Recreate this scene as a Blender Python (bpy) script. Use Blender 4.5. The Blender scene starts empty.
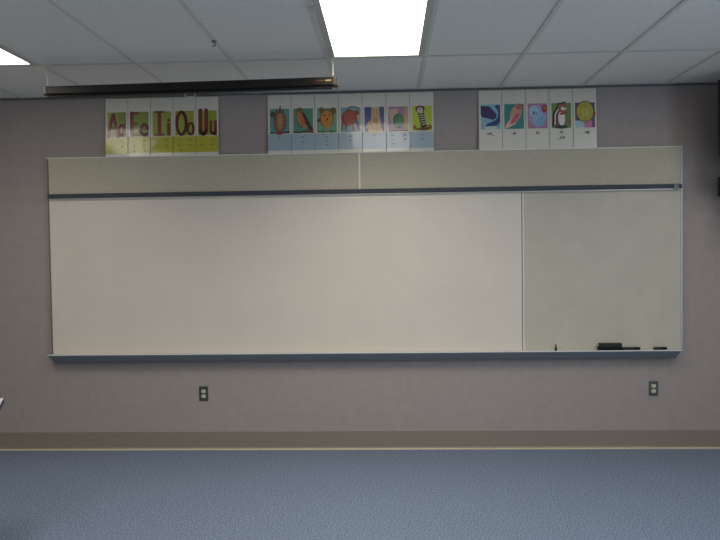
import bpy, bmesh, math, random
from mathutils import Vector, Matrix
random.seed(4)
S = bpy.context.scene
C = S.collection
PI = math.pi

# ------------------------------------------------------------------ camera
cam_d = bpy.data.cameras.new('camera'); cam = bpy.data.objects.new('camera', cam_d); C.objects.link(cam)
cam_d.sensor_width = 36; cam_d.lens = 35.5; cam_d.clip_start = 0.05
R = Vector((0.99916606, 0.03850036, -0.01359811)); U = Vector((0.01235418, 0.03236515, 0.99939976))
F = Vector((-0.03891735, 0.99873431, -0.03186252))
cam.matrix_world = Matrix(((R.x, U.x, -F.x, 2.615), (R.y, U.y, -F.y, -5.4267), (R.z, U.z, -F.z, 1.5578), (0, 0, 0, 1)))
S.camera = cam
S.view_settings.view_transform = 'Standard'; S.view_settings.look = 'None'
S.view_settings.gamma = 1; S.view_settings.use_curve_mapping = False
S.view_settings.exposure = -0.5

# ------------------------------------------------------------------ light levels
LAMP = 6.5            # radiance of the fluorescent diffusers
DAY = 62.0
TUBE = 20.0           # W of each ceiling light's tubes
#           # daylight through the window on the right wall (W)
w = bpy.data.worlds.new('world'); S.world = w; w.use_nodes = True
w.node_tree.nodes['Background'].inputs[0].default_value = (0.55, 0.7, 1, 1)
w.node_tree.nodes['Background'].inputs[1].default_value = 0.6
al = bpy.data.lights.new('daylight', 'AREA'); al.energy = DAY; al.color = (0.60, 0.81, 1.0)
al.shape = 'RECTANGLE'; al.size = 3.0; al.size_y = 1.3
alo = bpy.data.objects.new('daylight', al); C.objects.link(alo)
alo.location = (6.02, -3.6, 1.65); alo.rotation_euler = (0, PI/2, 0)

H = 2.7385            # ceiling
T = 0.6096            # ceiling grid
GX = 2.2578           # one grid line
ROW = -0.9493         # first cross tee
XL, XR, YF, YB = -1.95, 6.1, 0.0, -8.6

# ------------------------------------------------------------------ materials
def lin(c):
    f = lambda v: v/12.92 if v <= 0.04045 else ((v+0.055)/1.055)**2.4
    return tuple(f(x/255) for x in c) + (1,)
MATS = {}
def mat(name, rgb, rough=0.6, metal=0, spec=0.5, noise=None, bump=None, emit=None, coat=0):
    """procedural: optional noise=(scale, amount[, second rgb]), bump=(scale, strength)"""
    if name in MATS: return MATS[name]
    m = bpy.data.materials.new(name); m.use_nodes = True
    nt = m.node_tree; b = nt.nodes['Principled BSDF']
    b.inputs['Base Color'].default_value = lin(rgb)
    b.inputs['Roughness'].default_value = rough; b.inputs['Metallic'].default_value = metal
    b.inputs['Specular IOR Level'].default_value = spec
    b.inputs['Coat Weight'].default_value = coat; b.inputs['Coat Roughness'].default_value = 0.12
    tc = nt.nodes.new('ShaderNodeTexCoord')
    if noise:
        n = nt.nodes.new('ShaderNodeTexNoise'); n.inputs['Scale'].default_value = noise[0]
        n.inputs['Detail'].default_value = 4; n.inputs['Roughness'].default_value = 0.6
        nt.links.new(tc.outputs['Object'], n.inputs['Vector'])
        r = nt.nodes.new('ShaderNodeValToRGB')
        r.color_ramp.elements[0].position = 0.32; r.color_ramp.elements[1].position = 0.68
        a = noise[1]
        c2 = noise[2] if len(noise) > 2 else tuple(min(255, v*(1+a)) for v in rgb)
        c1 = tuple(v*(1-a) for v in rgb)
        r.color_ramp.elements[0].color = lin(c1); r.color_ramp.elements[1].color = lin(c2)
        nt.links.new(n.outputs['Fac'], r.inputs['Fac']); nt.links.new(r.outputs['Color'], b.inputs['Base Color'])
    if bump:
        n2 = nt.nodes.new('ShaderNodeTexNoise'); n2.inputs['Scale'].default_value = bump[0]
        n2.inputs['Detail'].default_value = 3
        nt.links.new(tc.outputs['Object'], n2.inputs['Vector'])
        bp = nt.nodes.new('ShaderNodeBump'); bp.inputs['Strength'].default_value = bump[1]
        bp.inputs['Distance'].default_value = 0.002
        nt.links.new(n2.outputs['Fac'], bp.inputs['Height']); nt.links.new(bp.outputs['Normal'], b.inputs['Normal'])
    if coat:
        n3 = nt.nodes.new('ShaderNodeTexNoise'); n3.inputs['Scale'].default_value = 9; n3.inputs['Detail'].default_value = 1
        nt.links.new(tc.outputs['Object'], n3.inputs['Vector'])
        b3 = nt.nodes.new('ShaderNodeBump'); b3.inputs['Strength'].default_value = 0.6; b3.inputs['Distance'].default_value = 0.004
        nt.links.new(n3.outputs['Fac'], b3.inputs['Height']); nt.links.new(b3.outputs['Normal'], b.inputs['Coat Normal'])
    if emit:
        b.inputs['Emission Color'].default_value = emit[0] + (1,); b.inputs['Emission Strength'].default_value = emit[1]
    MATS[name] = m; return m

M_wall = mat('wall_paint', (164, 153, 149), 0.75, noise=(14, 0.02), bump=(220, 0.25))
M_side = mat('side_wall_paint', (205, 198, 190), 0.8, noise=(14, 0.02))
M_tile = mat('ceiling_tile', (232, 230, 224), 0.9, noise=(110, 0.06), bump=(300, 0.4))
M_tee = mat('ceiling_tee', (212, 210, 202), 0.6, noise=(40, 0.02))
M_angle = mat('wall_angle', (120, 120, 116), 0.5, noise=(40, 0.02))
M_base = mat('vinyl_base', (139, 128, 117), 0.55, noise=(60, 0.03))
M_lip = mat('vinyl_base_lit_toe', (190, 177, 148), 0.5)  # paler than the base: light caught by the toe is put into this colour
M_carpet = mat('carpet', (110, 122, 142), 0.95, spec=0.1, noise=(100, 0.26), bump=(400, 0.8))
M_white = mat('whiteboard_enamel', (222, 212, 200), 0.42, noise=(3, 0.012))
M_tan = mat('tan_panel', (196, 188, 173), 0.6, noise=(5, 0.02), bump=(300, 0.15))
M_tack = mat('tack_panel', (192, 184, 164), 0.85, noise=(70, 0.03), bump=(400, 0.3))
M_alu = mat('aluminium', (198, 197, 194), 0.42, metal=0.6)
M_alu_pale = mat('pale_trim', (230, 228, 216), 0.45)
M_alu_blue = mat('bluish_trim', (182, 190, 202), 0.4, metal=0.2)
M_rail = mat('rail_insert', (62, 70, 80), 0.7)
M_tray = mat('tray_face', (124, 130, 136), 0.45, metal=0.35)
M_black = mat('black_enamel', (28, 25, 20), 0.5, spec=.3, noise=(30, 0.05))
M_black2 = mat('black_plastic', (22, 22, 23), 0.5)
M_felt = mat('black_felt', (18, 18, 19), 0.95, bump=(500, 0.6))
M_brown = mat('brown_end_cap', (58, 48, 30), 0.4)
M_steel = mat('dark_steel_plate', (98, 98, 96), 0.35, metal=0.7)
M_ivory = mat('ivory_socket', (214, 206, 180), 0.4)
M_slot = mat('socket_slot', (30, 28, 26), 0.6)
M_diff = mat('lit_diffuser', (250, 250, 245), 0.5, emit=((1.0, 0.94, 0.84), LAMP))
M_frame = mat('troffer_frame', (190, 190, 184), 0.45)
M_chain = mat('pale_chain', (200, 196, 180), 0.4, metal=0.3)
M_desk = mat('desk_laminate', (205, 210, 205), 0.4, noise=(30, 0.02))
M_deskedge = mat('desk_edge_band', (40, 48, 72), 0.5)
M_leg = mat('desk_leg_steel', (60, 62, 66), 0.4, metal=0.6)
M_card = mat('laminated_card', (222, 215, 200), 0.35, coat=1.0, noise=(30, 0.01))
M_screen = mat('dark_screen', (16, 18, 20), 0.15)

# ------------------------------------------------------------------ helpers
def new_obj(name, bm, mats, parent=None, smooth=False):
    me = bpy.data.meshes.new(name); bm.normal_update(); bm.to_mesh(me); bm.free()
    for m in (mats if isinstance(mats, (list, tuple)) else [mats]): me.materials.append(m)
    if smooth:
        for p in me.polygons: p.use_smooth = True
        try: me.set_sharp_from_angle(angle=math.radians(35))
        except Exception: pass
    o = bpy.data.objects.new(name, me); C.objects.link(o)
    if parent is not None: o.parent = parent
    return o
def tag(o, label, cat, group=None, kind=None):
    o['label'] = label; o['category'] = cat
    if group: o['group'] = group
    if kind: o['kind'] = kind
    return o
def thing(name, label, cat, loc=(0, 0, 0), rz=0, group=None):
    o = bpy.data.objects.new(name, None); C.objects.link(o)
    o.location = loc; o.rotation_euler = (0, 0, rz); o.empty_display_size = 0.05
    return tag(o, label, cat, group)
def struct(name, bm, mats, label=None):
    o = new_obj(name, bm, mats); o['kind'] = 'structure'
    if label: o['label'] = label
    return o
def box(bm, x0, x1, y0, y1, z0, z1, mi=0, bev=0):
    vs = [bm.verts.new((x, y, z)) for x in (x0, x1) for y in (y0, y1) for z in (z0, z1)]
    fs = []
    for idx in ((0,1,3,2), (4,6,7,5), (0,4,5,1), (2,3,7,6), (0,2,6,4), (1,5,7,3)):
        f = bm.faces.new([vs[i] for i in idx]); f.material_index = mi; fs.append(f)
    if bev:
        es = list({e for f in fs for e in f.edges})
        r = bmesh.ops.bevel(bm, geom=es, offset=bev, segments=2, affect='EDGES', profile=0.5)
        for f in r['faces']: f.material_index = mi
    return bm
def B(*a, **k): return box(bmesh.new(), *a, **k)
def prism(bm, pts, x0, x1, mi=0, taper=0.0):
    """profile pts (y, z) extruded along x; taper pulls each end in by taper*(z_top-z)"""
    zt = max(p[1] for p in pts)
    a = [bm.verts.new((x0+taper*(zt-z), y, z)) for y, z in pts]; b = [bm.verts.new((x1-taper*(zt-z), y, z)) for y, z in pts]
    n = len(pts)
    for i in range(n):
        f = bm.faces.new((a[i], a[(i+1) % n], b[(i+1) % n], b[i])); f.material_index = mi
    for lp in (list(reversed(a)), b):
        f = bm.faces.new(lp); f.material_index = mi
    bmesh.ops.recalc_face_normals(bm, faces=bm.faces[:])
    return bm
def tube(bm, path, r, seg=8, mi=0, closed=False):
    path = [Vector(p) for p in path]; rings = []; n = len(path)
    for i, p in enumerate(path):
        if closed: d = path[(i+1) % n]-path[i-1]
        else: d = path[min(i+1, n-1)]-path[max(i-1, 0)]
        d.normalize(); a = Vector((0, 0, 1)) if abs(d.z) < 0.9 else Vector((1, 0, 0))
        u = d.cross(a).normalized(); v = d.cross(u)
        rr = r[i] if isinstance(r, (list, tuple)) else r
        rings.append([bm.verts.new(p+u*rr*math.cos(2*PI*k/seg)+v*rr*math.sin(2*PI*k/seg)) for k in range(seg)])
    m = n if closed else n-1
    for i in range(m):
        A, Bq = rings[i], rings[(i+1) % n]
        for k in range(seg):
            f = bm.faces.new((A[k], A[(k+1) % seg], Bq[(k+1) % seg], Bq[k])); f.material_index = mi
    if not closed:
        bm.faces.new(rings[0]).material_index = mi; bm.faces.new(list(reversed(rings[-1]))).material_index = mi
    bmesh.ops.recalc_face_normals(bm, faces=bm.faces[:])
    return bm

# ------------------------------------------------------------------ the room
o = struct('floor', B(XL, XR, YB, YF+0.1, -0.1, 0), M_carpet)
struct('wall_front', B(XL-0.1, XR+0.1, 0, 0.12, 0, H+0.12), M_wall)
struct('wall_back', B(XL-0.1, XR+0.1, YB-0.12, YB, 0, H+0.12), M_side)
struct('wall_left', B(XL-0.12, XL, YB, 0, 0, H+0.12), M_side)
wx0, wx1, wz0, wz1 = -5.2, -2.0, 0.95, 2.35                # window opening in the right wall (y, z)
bm = bmesh.new()
box(bm, XR, XR+0.15, YB, wx0, 0, H+0.12); box(bm, XR, XR+0.15, wx1, 0, 0, H+0.12)
box(bm, XR, XR+0.15, wx0, wx1, 0, wz0); box(bm, XR, XR+0.15, wx0, wx1, wz1, H+0.12)
struct('wall_right', bm, M_side)
bm = bmesh.new()
for a, b_, c, d in ((wx0, wx0+.05, wz0, wz1), (wx1-.05, wx1, wz0, wz1), (wx0+.05, wx1-.05, wz0, wz0+.05), (wx0+.05, wx1-.05, wz1-.05, wz1),
                    (-4.15, -4.11, wz0+.05, wz1-.05), (-3.09, -3.05, wz0+.05, wz1-.05)):
    box(bm, XR+0.05, XR+0.10, a, b_, c, d)
struct('window_1', bm, M_alu)
# lay-in ceiling tiles, slightly recessed between the tees; openings are left where the lights sit
xi0, xi1 = math.floor((XL-GX)/T), math.ceil((XR-GX)/T)
lights = {(i, j) for i in (-4, 0, 4) for j in (0, 2, 4)}
bm = bmesh.new(); tee = bmesh.new(); rows = []
y = 0.0; ys = [0.0, ROW]
while ys[-1] > YB: ys.append(ys[-1]-2*T)
for i in range(xi0, xi1):
    x0, x1 = max(GX+i*T, XL), min(GX+(i+1)*T, XR)
    for j in range(-1, len(ys)-2):
        y1, y0 = ys[j+1], max(ys[j+2], YB)
        if (i, j) in lights: continue
        box(bm, x0+.004, x1-.004, y0+.004, y1-.004, H+.006, H+.02)
struct('ceiling', bm, M_tile)
for i in range(xi0+1, xi1):
    box(tee, GX+i*T-.012, GX+i*T+.012, YB, -0.024, H, H+.005)
    box(tee, GX+i*T-.002, GX+i*T+.002, YB, -0.024, H+.005, H+.035)
for yy in ys[1:-1]:
    box(tee, XL, XR, yy-.012, yy+.012, H+.0008, H+.0045)
    box(tee, XL, XR, yy-.002, yy+.002, H+.0055, H+.035)
struct('trim_1', tee, M_tee, 'grey ceiling grid')
bm = bmesh.new(); box(bm, XL, XR, YB, 0, H+.10, H+.12); struct('trim_2', bm, M_side, 'deck above the ceiling grid')
bm = bmesh.new()                                          # wall angle
box(bm, XL, XR, -.024, 0, H-.002, H); box(bm, XL, XR, -.0015, 0, H-.008, H-.002)
struct('trim_3', bm, M_angle, 'pale wall angle under the ceiling edge')
bm = bmesh.new()                                          # cove base with toe
prism(bm, [(0, 0), (-.014, 0), (-.0145, .003), (-.008, .012), (-.0045, .022), (-.0035, .14), (-.002, .144), (0, .144)], XL, XR, 0)
o = struct('baseboard_front', bm, [M_base, M_lip])
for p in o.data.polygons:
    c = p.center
    if c.z < .012 and abs(p.normal.x) < .5: p.material_index = 1  # toe faces take the painted lit tone
struct('baseboard_left', B(XL, XL+.006, YB, -.02, 0, .144), M_base)
struct('baseboard_right', B(XR-.006, XR, YB, -.02, 0, .144), M_base)

# ------------------------------------------------------------------ lights in the ceiling
def troffer(i, j, label):
    x0 = GX+i*T; y1 = ys[j+1]; xc = x0+T/2; yc = y1-T
    t = thing('ceiling_light', label, 'ceiling light', (xc, yc, H), group='recessed fluorescent ceiling lights')
    hx, hy = T/2-.013, T-.013
    f = bmesh.new(); w_ = .034; v_ = .030; z0, z1 = .001, .012
    box(f, -hx, -hx+w_, -hy, hy, z0, z1); box(f, hx-w_, hx, -hy, hy, z0, z1)
    box(f, -hx+w_, hx-w_, -hy, -hy+v_, z0, z1); box(f, -hx+w_, hx-w_, hy-v_, hy, z0, z1)
    new_obj('frame', f, M_frame, t)
    new_obj('diffuser', B(-hx+w_, hx-w_, -hy+v_, hy-v_, .008, .014), M_diff, t)
    ld = bpy.data.lights.new('tubes', 'AREA'); ld.shape = 'RECTANGLE'; ld.size = 2*(hx-w_); ld.size_y = 2*(hy-v_)
    ld.energy = TUBE*{-4: .55, 0: 1.2, 4: .32}[i]; ld.color = (1.0, .935, .80); ld.spread = math.radians(135)
    lo_ = bpy.data.objects.new('tubes', ld); C.objects.link(lo_); lo_.location = (xc, yc, H+.006)
    h = bmesh.new(); box(h, -hx, hx, -hy, hy, .07, .08)
    box(h, -hx, -hx+.003, -hy, hy, .0135, .07); box(h, hx-.003, hx, -hy, hy, .0135, .07)
    box(h, -hx, hx, -hy, -hy+.003, .0135, .07); box(h, -hx, hx, hy-.003, hy, .0135, .07)
    new_obj('housing', h, M_frame, t)
LN = {(0, 0): 'brightly lit rectangular ceiling light above the middle of the board',
      (4, 0): 'lit ceiling light just past the right edge, near the television',
      (-4, 0): 'lit ceiling light at the left edge, near the projection screen end'}
side = {-4: 'left', 0: 'middle', 4: 'right'}; row = {2: 'second', 4: 'third'}
for (i, j) in sorted(lights):
    troffer(i, j, LN.get((i, j)) or 'rectangular ceiling light of the %s row from the board, %s side of the room' % (row[j], side[i]))

# ------------------------------------------------------------------ the board
BX, BT, BR, BB = 4.8193, 2.2791, 1.979, 0.760            # width, top, rail, tray level
wb = thing('whiteboard', 'long wall-mounted whiteboard with tan panels, dark rail and full-length tray', 'whiteboard')
yb = -.030
def P(name, b, m, lab=None, parent=wb, smooth=False):
    o = new_obj(name, b, m, parent, smooth)
    if lab: o['label'] = lab
    return o
XD, XM = 3.6314, 2.4101
P('writing_surface', B(.008, XD-.004, yb+.004, -.001, BB, BR-.022), M_white, 'large glossy white writing panel')
P('side_panel', B(XD+.012, BX-.014, yb+.005, -.001, BB, BR-.022), M_tan, 'beige panel at the right end')
P('upper_panel', B(.010, XM-.006, yb+.006, -.001, BR+.020, BT-.008), M_tack, 'tan tack panel, left half')
P('upper_panel', B(XM+.006, BX-.014, yb+.006, -.001, BR+.020, BT-.008), M_tack, 'tan tack panel, right half')
P('top_trim', B(0, BX, yb-.004, -.001, BT-.008, BT, bev=.001), M_alu_pale)
bm = bmesh.new(); box(bm, 0, .010, yb, -.001, BB, BT-.008); P('left_trim', bm, mat('left_trim_shaded', (128, 108, 98), .5))  # brownish tone has the shade on this left trim painted in
P('right_trim', B(BX-.014, BX, yb, -.001, BB, BT-.008, bev=.001), M_alu_blue, 'pale bluish metal trim')
P('panel_divider', B(XM-.007, XM+.007, yb-.002, -.001, BR+.020, BT-.008), M_alu_pale)
bm = bmesh.new(); box(bm, XD-.004, XD+.002, yb+.008, -.001, BB, BR-.022, 0); box(bm, XD+.002, XD+.012, yb+.001, -.001, BB, BR-.022, 1)
P('panel_divider', bm, [M_rail, M_alu_pale])
rl = P('display_rail', prism(bmesh.new(), [(-.001, BR-.014), (-.040, BR-.014), (-.044, BR-.008), (-.044, BR+.014), (-.040, BR+.020), (-.001, BR+.020)], .012, BX-.010), M_rail, 'dark blue-grey display rail')
P('rail_lip', B(.012, BX-.010, -.043, -.001, BR-.022, BR-.015, bev=.001), M_alu, parent=rl)
P('rail_end_clip', B(BX-.075, BX-.035, -.052, -.0445, BR-.018, BR+.018, bev=.002), M_steel, 'grey clip at the right end', parent=rl)
P('rail_end_clip', B(.006, .016, -.047, -.0445, BR-.018, BR+.018), M_steel, parent=rl)
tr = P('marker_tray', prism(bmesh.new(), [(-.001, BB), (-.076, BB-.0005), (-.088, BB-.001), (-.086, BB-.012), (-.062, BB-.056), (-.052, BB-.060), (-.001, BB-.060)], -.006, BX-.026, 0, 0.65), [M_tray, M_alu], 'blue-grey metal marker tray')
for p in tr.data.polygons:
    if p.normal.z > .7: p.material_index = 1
P('tray_lip', B(-.006, BX-.026, -.091, -.0825, BB-.003, BB+.004, bev=.001), mat('tray_lip_metal', (226, 226, 224), .4), parent=tr)

# ------------------------------------------------------------------ sound cards
def tri_poly(bm, pts, z, mi):
    vs = [bm.verts.new((x, -z, y)) for x, y in pts]
    f = bm.faces.new(vs); f.material_index = mi
    f.normal_update()
    if f.normal.y > 0: f.normal_flip()
class Art:
    """flat printed drawing: shapes in picture units (0..1), each on its own thin ink layer"""
    def __init__(s, x0, z0, w_, h_, base=0.0022):
        s.bm = bmesh.new(); s.x0, s.z0, s.w, s.h = x0, z0, w_, h_; s.mats = []; s.L = base
    def mi(s, rgb):
        m = mat('ink_%d_%d_%d' % rgb, rgb, .4, coat=1.0)
        if m not in s.mats: s.mats.append(m)
        return s.mats.index(m)
    def poly(s, pts, rgb):
        s.L += .00012
        tri_poly(s.bm, [(s.x0+u*s.w, s.z0+v*s.h) for u, v in pts], s.L, s.mi(rgb)); return s
    def ell(s, cx, cy, rx, ry, rgb, rot=0, n=18):
        c, q = math.cos(math.radians(rot)), math.sin(math.radians(rot))
        return s.poly([(cx+rx*math.cos(t)*c-ry*math.sin(t)*q, cy+rx*math.cos(t)*q+ry*math.sin(t)*c) for t in [2*PI*k/n for k in range(n)]], rgb)
    def line(s, pts, w_, rgb):
        asp = s.h/s.w; L0 = s.L+.00012
        for (a, b), (c, d) in zip(pts, pts[1:]):
            dx, dy = c-a, (d-b)*asp; l = math.hypot(dx, dy) or 1
            nx, ny = -dy/l*w_/2, dx/l*w_/2/asp; ex, ey = dx/l*w_*.3, dy/l*w_*.3/asp
            s.L = L0-.00012
            s.poly([(a-ex+nx, b-ey+ny), (a-ex-nx, b-ey-ny), (c+ex-nx, d+ey-ny), (c+ex+nx, d+ey+ny)], rgb)
        return s
    def arc(s, cx, cy, rx, ry, a0, a1, w_, rgb, n=14):
        return s.line([(cx+rx*math.cos(math.radians(a0+(a1-a0)*k/n)), cy+ry*math.sin(math.radians(a0+(a1-a0)*k/n))) for k in range(n+1)], w_, rgb)
    def build(s, name, parent):
        return new_obj(name, s.bm, s.mats, parent)
def text_into(bm, txt, cx, cz, height, y, mi, sx=1.0):
    cu = bpy.data.curves.new('t', 'FONT'); cu.body = txt; cu.size = height*1.35; cu.align_x = 'CENTER'; cu.offset = height*.03
    ob = bpy.data.objects.new('t', cu); C.objects.link(ob)
    bpy.context.view_layer.update()
    me = bpy.data.meshes.new_from_object(ob.evaluated_get(bpy.context.evaluated_depsgraph_get()))
    off = len(bm.verts); vs = [bm.verts.new((cx+v.co.x*sx, y, cz+v.co.y)) for v in me.vertices]
    for p in me.polygons:
        try:
            f = bm.faces.new([vs[i] for i in p.vertices]); f.material_index = mi
            f.normal_update()
            if f.normal.y > 0: f.normal_flip()
        except ValueError: pass
    bpy.data.objects.remove(ob); bpy.data.curves.remove(cu); bpy.data.meshes.remove(me)
INK = (52, 40, 62); RED = (118, 24, 26); OUT = (42, 34, 30)
CH = .446; CZ = BT+.0005
def card(x, w_, label, group, pic_bg, art, texts, block=None, ink=INK, wave=0.0):
    t = thing('sound_card', label, 'card', (x, -.0275, CZ), group=group)
    t.rotation_euler = (-math.radians(random.uniform(2.9, 3.15)), 0, 0)
    # sheet with a hair of thickness; bottom curls very slightly
    bm = bmesh.new(); g = .0018
    box(bm, g, w_-g, -.0016, .0002, 0, CH, bev=.0003)
    sheet = bm
    px0, px1, pz0, pz1 = .017, w_-.014, .152, .340
    if block:
        blk = B(g+.0005, w_-g-.0005, -.0021, -.0016, .022, .146)
    a = Art(px0, pz0, px1-px0, pz1-pz0)
    a.poly([(0, 0), (1, 0), (1, 1), (0, 1)], pic_bg)
    art(a); a.build('picture', t)
    tgt = blk if block else sheet
    for (s_, u, z, h_) in texts: text_into(tgt, s_, u*w_, z, h_, -.0026, 1)
    mi_ = mat('ink_text_%d' % ink[0], ink, .5)
    new_obj('card_sheet', sheet, [M_card, mi_], t)
    if block: new_obj('printed_block', blk, [mat('ink_block_%d' % block[0], block, .4, coat=1.0), mi_], t)
    return t
# -- vowel cards
def Aa(a):
    a.poly([(.55, .5), (1, .62), (1, 1), (.5, 1)], (128, 142, 52))
    a.line([(.03, .0), (.30, .92)], .17, RED); a.line([(.33, .92), (.58, .0)], .17, RED); a.line([(.15, .36), (.50, .36)], .12, RED)
    a.arc(.76, .26, .13, .22, 0, 360, .14, RED); a.line([(.92, .52), (.92, .02)], .13, RED)
def Ee(a):
    a.line([(.10, .04), (.10, .97)], .20, RED)
    for v in (.06, .52, .95): a.line([(.08, v), (.46 if v != .52 else .38, v)], .11, RED)
    a.line([(.62, .27), (.96, .27)], .09, RED); a.arc(.77, .26, .18, .22, 10, 320, .14, RED)
def Ii(a):
    a.line([(.36, .04), (.36, .98)], .20, RED); a.line([(.12, .04), (.60, .04)], .10, RED); a.line([(.12, .98), (.60, .98)], .10, RED)
    a.line([(.86, .04), (.86, .48)], .17, RED); a.ell(.86, .64, .09, .07, RED)
def Oo(a):
    a.arc(.33, .50, .25, .46, 0, 360, .16, RED, 22); a.arc(.82, .27, .15, .23, 0, 360, .13, RED, 16)
def Uu(a):
    a.line([(.13, 1.03), (.13, .25)], .20, RED); a.line([(.44, 1.03), (.44, .25)], .20, RED); a.arc(.285, .24, .155, .19, 180, 360, .20, RED)
    a.line([(.68, .55), (.68, .22)], .15, RED); a.line([(.93, .55), (.93, .02)], .15, RED); a.arc(.80, .20, .12, .15, 180, 360, .13, RED)
V = [('Aa', (160, 168, 70), Aa, [('a', .28, .115, .012), ('ai_', .72, .115, .012), ('a_e', .32, .075, .012), ('_ay', .74, .075, .012)]),
     ('Ee', (128, 146, 52), Ee, [('e', .26, .115, .012), ('_ie_', .72, .115, .012), ('ee', .28, .075, .012), ('_y', .70, .075, .012), ('ea', .28, .035, .012), ('_ey', .72, .035, .012)]),
     ('Ii', (150, 158, 56), Ii, [('i', .26, .115, .012), ('_ie', .72, .115, .012), ('i_e', .30, .075, .012), ('_y', .72, .075, .012)]),
     ('Oo', (158, 160, 44), Oo, [('o', .26, .115, .012), ('_ow', .74, .115, .012), ('oa_', .28, .075, .012), ('_oe', .70, .075, .012), ('o_e', .34, .035, .012)]),
     ('Uu', (150, 158, 40), Uu, [('u', .24, .115, .012), ('_ue', .74, .115, .012), ('u_e', .26, .075, .012), ('_ew', .74, .075, .012)])]
for k, (n, bg, art, tx) in enumerate(V):
    card(.461+k*.1756, .1756, 'yellow-green vowel card with tall dark red letters %s, above the left of the board' % n, 'vowel cards', bg, art, tx, (186, 180, 40), (96, 40, 34))
# -- picture cards with blue block
OR = (196, 122, 50)
def armadillo(a):
    a.line([(.03, .02), (1, .05)], .07, OUT); a.ell(.15, .78, .14, .12, (60, 80, 60)); a.ell(.52, .48, .33, .44, (74, 48, 40)); a.ell(.52, .48, .29, .40, (166, 92, 70))
    a.ell(.52, .50, .13, .34, (180, 140, 80))
    for k in range(6): a.line([(.26, .22+k*.1), (.78, .22+k*.1)], .02, (120, 66, 52))
    a.poly([(.44, .82), (.60, .82), (.56, 1.12), (.50, 1.12)], (70, 84, 50)); a.ell(.34, .90, .07, .12, (120, 90, 60)); a.ell(.68, .90, .06, .11, (120, 90, 60))
    a.ell(.5, .02, .2, .07, (150, 60, 50))
def hawk(a):
    a.line([(0, .06), (.25, .02), (.6, .08), (1, .02)], .09, (60, 78, 44)); a.ell(.40, .60, .22, .42, OUT, 24); a.ell(.38, .60, .18, .37, OR, 24)
    a.ell(.32, .93, .20, .11, (104, 104, 44)); a.poly([(.40, .84), (.58, .80), (.98, .18), (.96, .04), (.80, .10)], (66, 42, 36))
    a.poly([(.84, .06), (1.02, .18), (1.02, -.02)], (160, 44, 56)); a.line([(.30, .75), (.48, .35)], .03, (140, 66, 36)); a.line([(.42, .72), (.60, .35)], .03, (140, 66, 36))
    a.poly([(.45, .30), (.55, .12), (.66, .34)], OR); a.ell(.30, .94, .03, .03, OUT)
def songbird(a):
    a.ell(.22, .92, .12, .12, (110, 80, 40)); a.ell(.82, .88, .15, .14, (96, 82, 48)); a.ell(.10, .5, .1, .08, (90, 70, 44))
    a.ell(.50, .58, .36, .38, (110, 66, 30)); a.ell(.50, .56, .31, .34, (204, 128, 36)); a.poly([(.30, .34), (.72, .34), (.56, .10)], (204, 128, 36))
    a.poly([(.44, .58), (.62, .60), (.50, .44)], (150, 66, 30)); a.ell(.38, .70, .04, .04, OUT); a.ell(.64, .72, .04, .04, OUT)
    a.line([(.35, .14), (.30, -.02)], .04, (74, 92, 50)); a.line([(.70, .14), (.75, -.03)], .04, (74, 92, 50)); a.line([(.05, .04), (.95, .06)], .05, (74, 92, 50))
def cow(a):
    a.arc(.62, .90, .28, .13, 10, 170, .06, (90, 92, 96)); a.ell(.42, .58, .38, .34, (80, 40, 34)); a.ell(.42, .58, .34, .31, (170, 66, 50))
    a.ell(.78, .70, .16, .20, (154, 58, 46)); a.ell(.90, .62, .08, .08, (190, 150, 130)); a.line([(.14, .55), (.05, .1)], .07, (112, 46, 38))
    a.line([(.55, .35), (.66, .08)], .10, (140, 56, 44)); a.line([(.78, .5), (.92, .12)], .10, (90, 44, 38)); a.line([(.28, .35), (.26, .14)], .08, (140, 56, 44))
    a.ell(.80, .76, .03, .03, OUT)
def foot(a):
    a.poly([(.36, 1), (.74, 1), (.78, .55), (.86, .20), (.70, .02), (.30, .0), (.18, .22), (.34, .5)], (208, 168, 116))
    a.ell(.55, .45, .14, .12, (176, 120, 62)); a.ell(.22, .28, .10, .16, (198, 156, 100), -20)
    for k in range(5): a.ell(.24+k*.15, .04-.02*math.sin(k*1.0), .075, .085, (220, 184, 132)); a.ell(.24+k*.15, .0, .03, .04, (236, 214, 170))
    a.line([(.45, .9), (.50, .6)], .03, (170, 120, 76)); a.line([(.62, .9), (.60, .6)], .03, (170, 120, 76)); a.line([(.36, .35), (.40, .12)], .025, (150, 100, 60)); a.line([(.58, .35), (.58, .12)], .025, (150, 100, 60))
def goo(a):
    a.poly([(.84, 1), (1, .98), (1, .02), (.80, .04), (.78, .4)], (200, 150, 116)); a.ell(.30, .62, .22, .26, (206, 160, 130))
    for k in range(4): a.line([(.12+k*.11, .62), (.05+k*.13, .90)], .085, (212, 170, 140))
    a.ell(.52, .42, .28, .30, (30, 84, 50), 15); a.ell(.54, .46, .22, .24, (38, 122, 68), 15); a.ell(.38, .25, .11, .1, (38, 122, 68)); a.line([(.02, .02), (1, .02)], .05, (140, 60, 50))
def coil(a):
    a.arc(.52, .15, .42, .10, 150, 400, .11, (166, 112, 34), 18); a.line([(.42, .80), (.60, .18)], .30, OUT)
    for k in range(6): a.line([(.33+k*.036, .70-k*.09), (.56+k*.036, .74-k*.09)], .035, (214, 208, 190))
    a.ell(.40, .88, .24, .14, (48, 38, 36)); a.ell(.40, .84, .15, .11, (206, 190, 178)); a.ell(.34, .96, .08, .06, (170, 72, 56)); a.ell(.38, .86, .03, .03, OUT)
    a.arc(.60, .12, .20, .05, 180, 420, .07, (120, 76, 30), 12)
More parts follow.
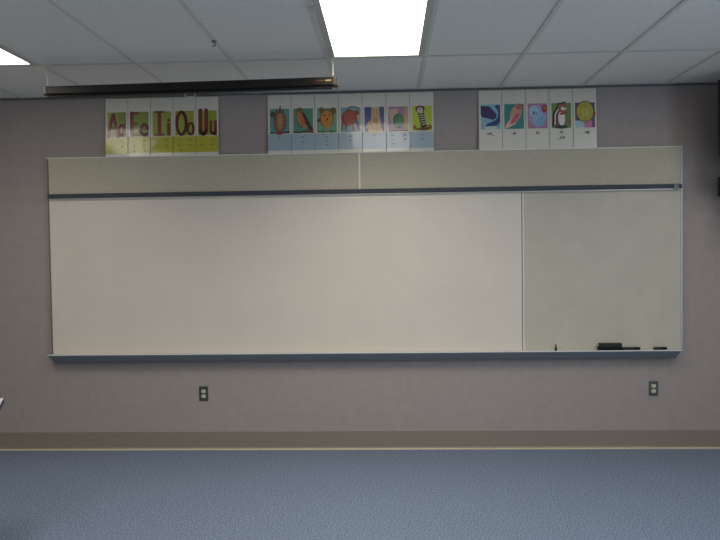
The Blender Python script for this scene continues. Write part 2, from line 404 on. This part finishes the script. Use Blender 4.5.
B2 = [('an armadillo on a teal ground', (92, 146, 144), armadillo, [('ar', .5, .118, .013)]),
      ('an orange hawk with a dark wing', (84, 138, 118), hawk, [('aw', .48, .118, .013), ('au_', .48, .082, .013)]),
      ('a round orange bird on green', (112, 160, 126), songbird, [('er', .5, .118, .012), ('ir', .5, .086, .012), ('ur', .5, .054, .012)]),
      ('a red-brown cow on pale blue', (128, 158, 164), cow, [('ow', .5, .118, .013), ('ou_', .5, .084, .013)]),
      ('a bare foot on dark blue', (46, 74, 132), foot, [('oo', .5, .118, .013)]),
      ('a hand and green goo on mauve', (160, 128, 152), goo, [('oo', .26, .118, .013), ('_ue', .78, .118, .013), ('u', .26, .086, .013), ('_ew', .78, .086, .013), ('u_e', .28, .054, .013)]),
      ('a black and white striped coil on lime', (186, 196, 40), coil, [('oi', .5, .118, .013), ('_oy', .5, .084, .013)])]
for k, (n, bg, art, tx) in enumerate(B2):
    card(1.716+k*.1802, .1802, 'picture card with %s above a light blue block' % n, 'blue-block picture cards over the middle of the board', bg, art, tx, (164, 180, 190))
# -- digraph cards, all white below
def whale(a):
    a.poly([(0, .95), (.45, .92), (.80, .62), (.84, .45), (.62, .38), (.05, .50), (0, .6)], (52, 38, 92))
    a.poly([(.72, .95), (1, .98), (1, .3), (.86, .16), (.25, .10), (.30, .22), (.76, .36), (.90, .6)], (36, 66, 118)); a.ell(.5, .06, .34, .07, (200, 206, 200))
    a.arc(.55, .62, .32, .28, -60, 70, .05, (150, 196, 208)); a.line([(.08, .7), (.6, .6)], .03, (84, 56, 120))
def shell(a):
    a.ell(.60, .62, .26, .44, (206, 150, 130), -32); a.poly([(.0, .0), (.10, .20), (.42, .5), (.60, .2), (.28, .08)], (224, 176, 156))
    a.ell(.55, .42, .10, .30, (206, 92, 100), -46); a.ell(.78, .88, .17, .12, (190, 116, 90)); a.line([(.5, .93), (.95, .76)], .03, (120, 60, 50)); a.line([(.66, 1.0), (1, .9)], .04, (84, 64, 50))
def thimble(a):
    a.ell(.5, .5, .46, .46, (172, 150, 184)); a.poly([(.14, .62), (.30, .92), (.62, .86), (.94, .40), (.82, .14), (.46, .06), (.30, .2)], (146, 182, 212))
    a.ell(.30, .70, .24, .22, (166, 198, 220)); a.ell(.64, .26, .26, .18, (130, 168, 204), 30); a.ell(.30, .62, .04, .08, OUT); a.ell(.42, .60, .03, .06, OUT)
    a.ell(.84, .78, .14, .15, (166, 46, 54)); a.ell(.84, .80, .05, .05, (206, 130, 50))
def chipmunk(a):
    a.ell(.42, .40, .34, .42, (116, 56, 36)); a.line([(.10, .10), (.12, .55), (.34, .85)], .13, OUT); a.line([(.17, .14), (.19, .55), (.38, .80)], .06, (226, 222, 210))
    a.ell(.52, .40, .18, .32, (232, 226, 214)); a.ell(.58, .80, .24, .19, (170, 88, 52)); a.ell(.62, .78, .14, .07, (236, 230, 216)); a.line([(.30, .96), (.72, 1.02)], .08, OUT)
    a.ell(.66, .84, .04, .04, OUT); a.line([(.44, .56), (.76, .60)], .10, (166, 50, 40)); a.ell(.5, .04, .34, .07, (60, 44, 36)); a.ell(.88, .26, .12, .12, (126, 104, 48))
def gong(a):
    a.poly([(0, .0), (.45, .0), (.45, .28), (0, .28)], (170, 196, 200)); a.poly([(.45, .0), (.85, .0), (.85, .3), (.45, .3)], (196, 112, 150)); a.ell(.5, .64, .47, .43, (104, 92, 30)); a.ell(.5, .64, .42, .39, (178, 166, 46))
    a.ell(.5, .62, .20, .18, (190, 186, 70)); a.ell(.28, .52, .08, .06, (196, 120, 60)); a.ell(.72, .58, .08, .08, (168, 176, 80)); a.line([(.5, 1.04), (.5, .22)], .03, (140, 130, 50)); a.ell(.98, .55, .06, .12, (150, 60, 50))
DG = [('a dark blue and purple whale', (134, 186, 196), whale, [('wh_', .5, .110, .023)]),
      ('a pink seashell on teal', (42, 132, 128), shell, [('sh', .52, .110, .023)]),
      ('a pale blue thimble on mauve', (176, 118, 150), thimble, [('th', .5, .110, .023)]),
      ('a brown and white chipmunk on green', (94, 142, 66), chipmunk, [('ch', .5, .112, .022), ('_tch', .5, .072, .022)]),
      ('a yellow gong on purple', (92, 62, 112), gong, [('_ng', .55, .110, .023)])]
for k, (n, bg, art, tx) in enumerate(DG):
    card(3.313+k*.1758, .1758, 'white card with %s, above the right of the board' % n, 'white picture cards over the right of the board', bg, art, tx)

# ------------------------------------------------------------------ projection screen hung from the ceiling
SY = -.955
scr = thing('projection_screen', 'long black rolled-up projection screen case hanging by chains from the ceiling', 'projection screen', (1.384, SY, 2.582), 0)
scr.rotation_euler = (0, math.atan2(-.020, 1.856), 0)
hl = .926
pr = [(-.036, -.024), (-.040, -.018), (-.040, .018), (-.030, .028), (.030, .028), (.038, .018), (.038, -.018), (.030, -.024)]
new_obj('case', prism(bmesh.new(), pr, -hl+.02, hl-.02), [M_black], scr)
pe = [(y*1.07, z*1.10) for y, z in pr]
for s_ in (-1, 1):
    x0 = s_*hl-(.02 if s_ > 0 else 0); e = new_obj('end_cap', prism(bmesh.new(), pe, x0, x0+.02), M_brown, scr); e['label'] = 'brown end cap'
new_obj('bottom_bar', prism(bmesh.new(), [(-.024, -.041), (-.028, -.036), (-.024, -.0245), (.010, -.0245), (.014, -.036), (.010, -.041)], -hl+.040, hl-.030), M_black2, scr)
new_obj('knob', tube(bmesh.new(), [(hl, 0, -.020), (hl+.004, 0, -.020), (hl+.010, 0, -.020)], [.006, .011, .009], 12), M_black2, scr)
lb = bmesh.new(); box(lb, hl-.125, hl-.075, -.0412, -.0402, .001, .010, 0); box(lb, hl-.068, hl-.030, -.0412, -.0402, .001, .010, 1)
lo = new_obj('maker_label', lb, [mat('label_rust', (98, 52, 30), .5), mat('label_gold', (150, 138, 84), .4)], scr); lo['label'] = 'small rust and gold label plate'
hb = tube(bmesh.new(), [(-.032, -.007, -.041), (-.032, -.007, -.055), (-.026, -.007, -.060), (.026, -.007, -.060), (.032, -.007, -.055), (.032, -.007, -.041)], .0035, 8)
new_obj('pull_handle', hb, M_chain, scr)
# chains (links hang straight down to the case ends)
def chain(x, ztop):
    bm = bmesh.new(); z = .030; k = 0
    while z < ztop-.006:
        pts = []
        for q in range(10):
            a_ = 2*PI*q/10; u, v = .0045*math.cos(a_), .010*math.sin(a_)
            pts.append((x+(u if k % 2 else 0), (0 if k % 2 else u), z+.008+v))
        tube(bm, pts, .0016, 6, closed=True); z += .0145; k += 1
    tube(bm, [(x, 0, ztop-.010), (x, 0, ztop)], .003, 6)
    return new_obj('hanging_chain', bm, M_chain, scr)
chain(-.915, H-2.582+.009); chain(.905, H-2.582-.010)

# ------------------------------------------------------------------ small things under the ceiling
t = thing('ceiling_hook', 'tiny dark wire hook hanging from the ceiling grid, left of the lit panel', 'hook', (GX-T, -1.40, H))
bm = tube(bmesh.new(), [(0, 0, 0), (0, 0, -.012)] + [(.010*math.sin(a_), -.010*math.sin(a_)*.4, -.022+.010*math.cos(a_)) for a_ in [PI*.1*k for k in range(0, 17)]], .0022, 6)
new_obj('wire', bm, mat('dark_wire', (40, 40, 42), .5), t)
new_obj('clip', B(-.014, .014, -.006, .006, -.004, 0, bev=.001), mat('dark_clip', (60, 60, 62), .5), t)
t = thing('ceiling_clip', 'small white clip on the ceiling grid beside the lit panel', 'clip', (GX, -1.90, H))
new_obj('clip_body', B(-.014, .014, -.030, .030, -.006, 0, bev=.002), M_chain, t)
new_obj('clip_ring', tube(bmesh.new(), [(.008*math.cos(a_), 0, -.012+.008*math.sin(a_)) for a_ in [2*PI*k/12 for k in range(12)]], .002, 6, closed=True), M_chain, t)

# ------------------------------------------------------------------ outlets
def outlet(x, z, label):
    t = thing('wall_outlet', label, 'outlet', (x, 0, z), group='wall outlets below the board')
    new_obj('cover_plate', B(-.035, .035, -.006, -.0003, -.057, .057, bev=.002), M_steel, t)
    for s_ in (1, -1):
        bm = bmesh.new(); n = 20; zc = s_*.0195; ring = []
        for k in range(n):
            a_ = 2*PI*k/n; ring.append((.0172*math.cos(a_), zc+max(-.0125, min(.0125, .0172*math.sin(a_)))))
        f0 = [bm.verts.new((x_, -.0078, z_)) for x_, z_ in ring]; f1 = [bm.verts.new((x_, -.0055, z_)) for x_, z_ in ring]
        bm.faces.new(f0); bm.faces.new(list(reversed(f1)))
        for k in range(n): bm.faces.new((f0[k], f1[k], f1[(k+1) % n], f0[(k+1) % n]))
        bmesh.ops.recalc_face_normals(bm, faces=bm.faces[:])
        so = new_obj('socket', bm, M_ivory, t)
        bm = bmesh.new(); box(bm, -.0075, -.0055, -.0083, -.0078, zc-.001, zc+.007); box(bm, .0055, .0075, -.0083, -.0078, zc, zc+.006); box(bm, -.002, .002, -.0083, -.0078, zc-.009, zc-.005)
        new_obj('slots', bm, M_slot, so)
    new_obj('screw', tube(bmesh.new(), [(0, -.006, 0), (0, -.0072, 0)], .003, 10), M_alu, t)
outlet(1.177, .440, 'steel wall outlet under the left part of the board')
outlet(4.615, .461, 'steel wall outlet under the right end of the board')

# ------------------------------------------------------------------ things lying in the tray
t = thing('whiteboard_eraser', 'black felt whiteboard eraser on the tray near the right end', 'eraser', (4.276, -.0575, BB+.0005))
new_obj('felt_pad', B(-.090, .090, -.024, .024, 0, .026, bev=.003), M_felt, t)
new_obj('eraser_back', B(-.082, .082, -.021, .021, .026, .056, bev=.005), M_black2, t)
def marker(x0, x1, y, r, label):
    t = thing('marker', label, 'marker', (x0, y, BB+.0005+r), group='black markers lying on the tray')
    L = x1-x0
    new_obj('barrel', tube(bmesh.new(), [(0, 0, 0), (.003, 0, 0), (L*.62, 0, 0), (L*.66, 0, 0)], [r*.8, r*.95, r*.95, r*.8], 14), M_black2, t, True)
    new_obj('cap', tube(bmesh.new(), [(L*.62, 0, 0), (L*.63, 0, 0), (L*.97, 0, 0), (L, 0, 0)], [r*.9, r, r*.92, r*.6], 14), M_felt, t, True)
marker(4.372, 4.500, -.048, .0115, 'black marker lying against the right side of the eraser')
marker(4.600, 4.698, -.046, .0110, 'short black marker lying alone at the right end of the tray')
t = thing('marker_stub', 'small black marker stub standing upright on the tray, below the right panel', 'marker', (3.872, -.055, BB-.0005))
new_obj('cap_body', tube(bmesh.new(), [(0, 0, .0005), (0, 0, .003), (0, 0, .026), (0, 0, .030)], [.010, .0105, .009, .006], 14), M_black2, t, True)
new_obj('tip', tube(bmesh.new(), [(0, 0, .030), (0, 0, .040), (0, 0, .052)], [.005, .005, .003], 10), M_black2, t, True)

# ------------------------------------------------------------------ television and player on a wall bracket, mostly beyond the right edge
TX = 5.215
t = thing('wall_bracket', 'black steel bracket carrying the boxes high on the wall at the right edge', 'bracket', (TX, 0, 2.13))
new_obj('wall_plate', B(-.09, .12, -.010, -.0005, -.30, .10), M_black2, t)
bm = bmesh.new(); box(bm, -.10, -.07, -.40, -.010, .010, .032); box(bm, .07, .10, -.40, -.010, .010, .032); box(bm, -.11, .25, -.44, -.06, .032, .040)
new_obj('upper_shelf', bm, M_black2, t)
bm = bmesh.new(); box(bm, -.10, -.07, -.38, -.010, -.256, -.242); box(bm, .07, .10, -.38, -.010, -.256, -.242); box(bm, -.11, .2, -.42, -.07, -.242, -.235)
new_obj('lower_shelf', bm, M_black2, t)
tv = thing('television', 'black television high on the wall at the right edge of the picture', 'television', (TX, -.47, 2.1725))
new_obj('front_case', B(-.30, .30, 0, .10, 0, .513, bev=.012), M_black2, tv)
bm = bmesh.new()
a_ = [bm.verts.new(p) for p in ((-.28, .10, .02), (.28, .10, .02), (.28, .10, .47), (-.28, .10, .47))]
b_ = [bm.verts.new(p) for p in ((-.165, .38, .02), (.165, .38, .02), (.165, .38, .34), (-.165, .38, .34))]
bm.faces.new(a_); bm.faces.new(b_)
for k in range(4): bm.faces.new((a_[k], a_[(k+1) % 4], b_[(k+1) % 4], b_[k]))
bmesh.ops.recalc_face_normals(bm, faces=bm.faces[:]); new_obj('rear_case', bm, M_black2, tv)
new_obj('screen', B(-.25, .25, -.004, .002, .085, .465, bev=.002), M_screen, tv)
new_obj('control_strip', B(-.20, .20, -.003, .001, .025, .055), M_steel, tv)
pl = thing('video_player', 'low black player box under the television at the right edge', 'player', (TX, -.42, 1.8955))
new_obj('player_case', B(-.168, .20, 0, .33, 0, .145, bev=.005), M_black2, pl)
new_obj('loading_slot', B(-.14, .05, -.002, .001, .08, .11), M_screen, pl)

# ------------------------------------------------------------------ desk just beyond the left edge
dk = thing('student_desk', 'pale desk whose top corner just shows at the left edge', 'desk', (.430, -1.500, 0), math.radians(24))
new_obj('desk_top', B(-1.16, -.003, -.597, -.003, .712, .732), M_desk, dk)
bm = bmesh.new(); box(bm, -1.163, 0, -.003, 0, .706, .731); box(bm, -1.163, 0, -.60, -.597, .706, .731); box(bm, -.003, 0, -.597, -.003, .706, .731); box(bm, -1.163, -1.16, -.597, -.003, .706, .731)
new_obj('edge_band', bm, M_deskedge, dk)
new_obj('apron', B(-1.10, -.06, -.54, -.06, .60, .7115), M_leg, dk)
for x_, y_ in ((-.09, -.09), (-.09, -.51), (-1.07, -.09), (-1.07, -.51)):
    new_obj('leg', tube(bmesh.new(), [(x_, y_, .0), (x_, y_, .02), (x_, y_, .62)], [.018, .016, .016], 12), M_leg, dk)
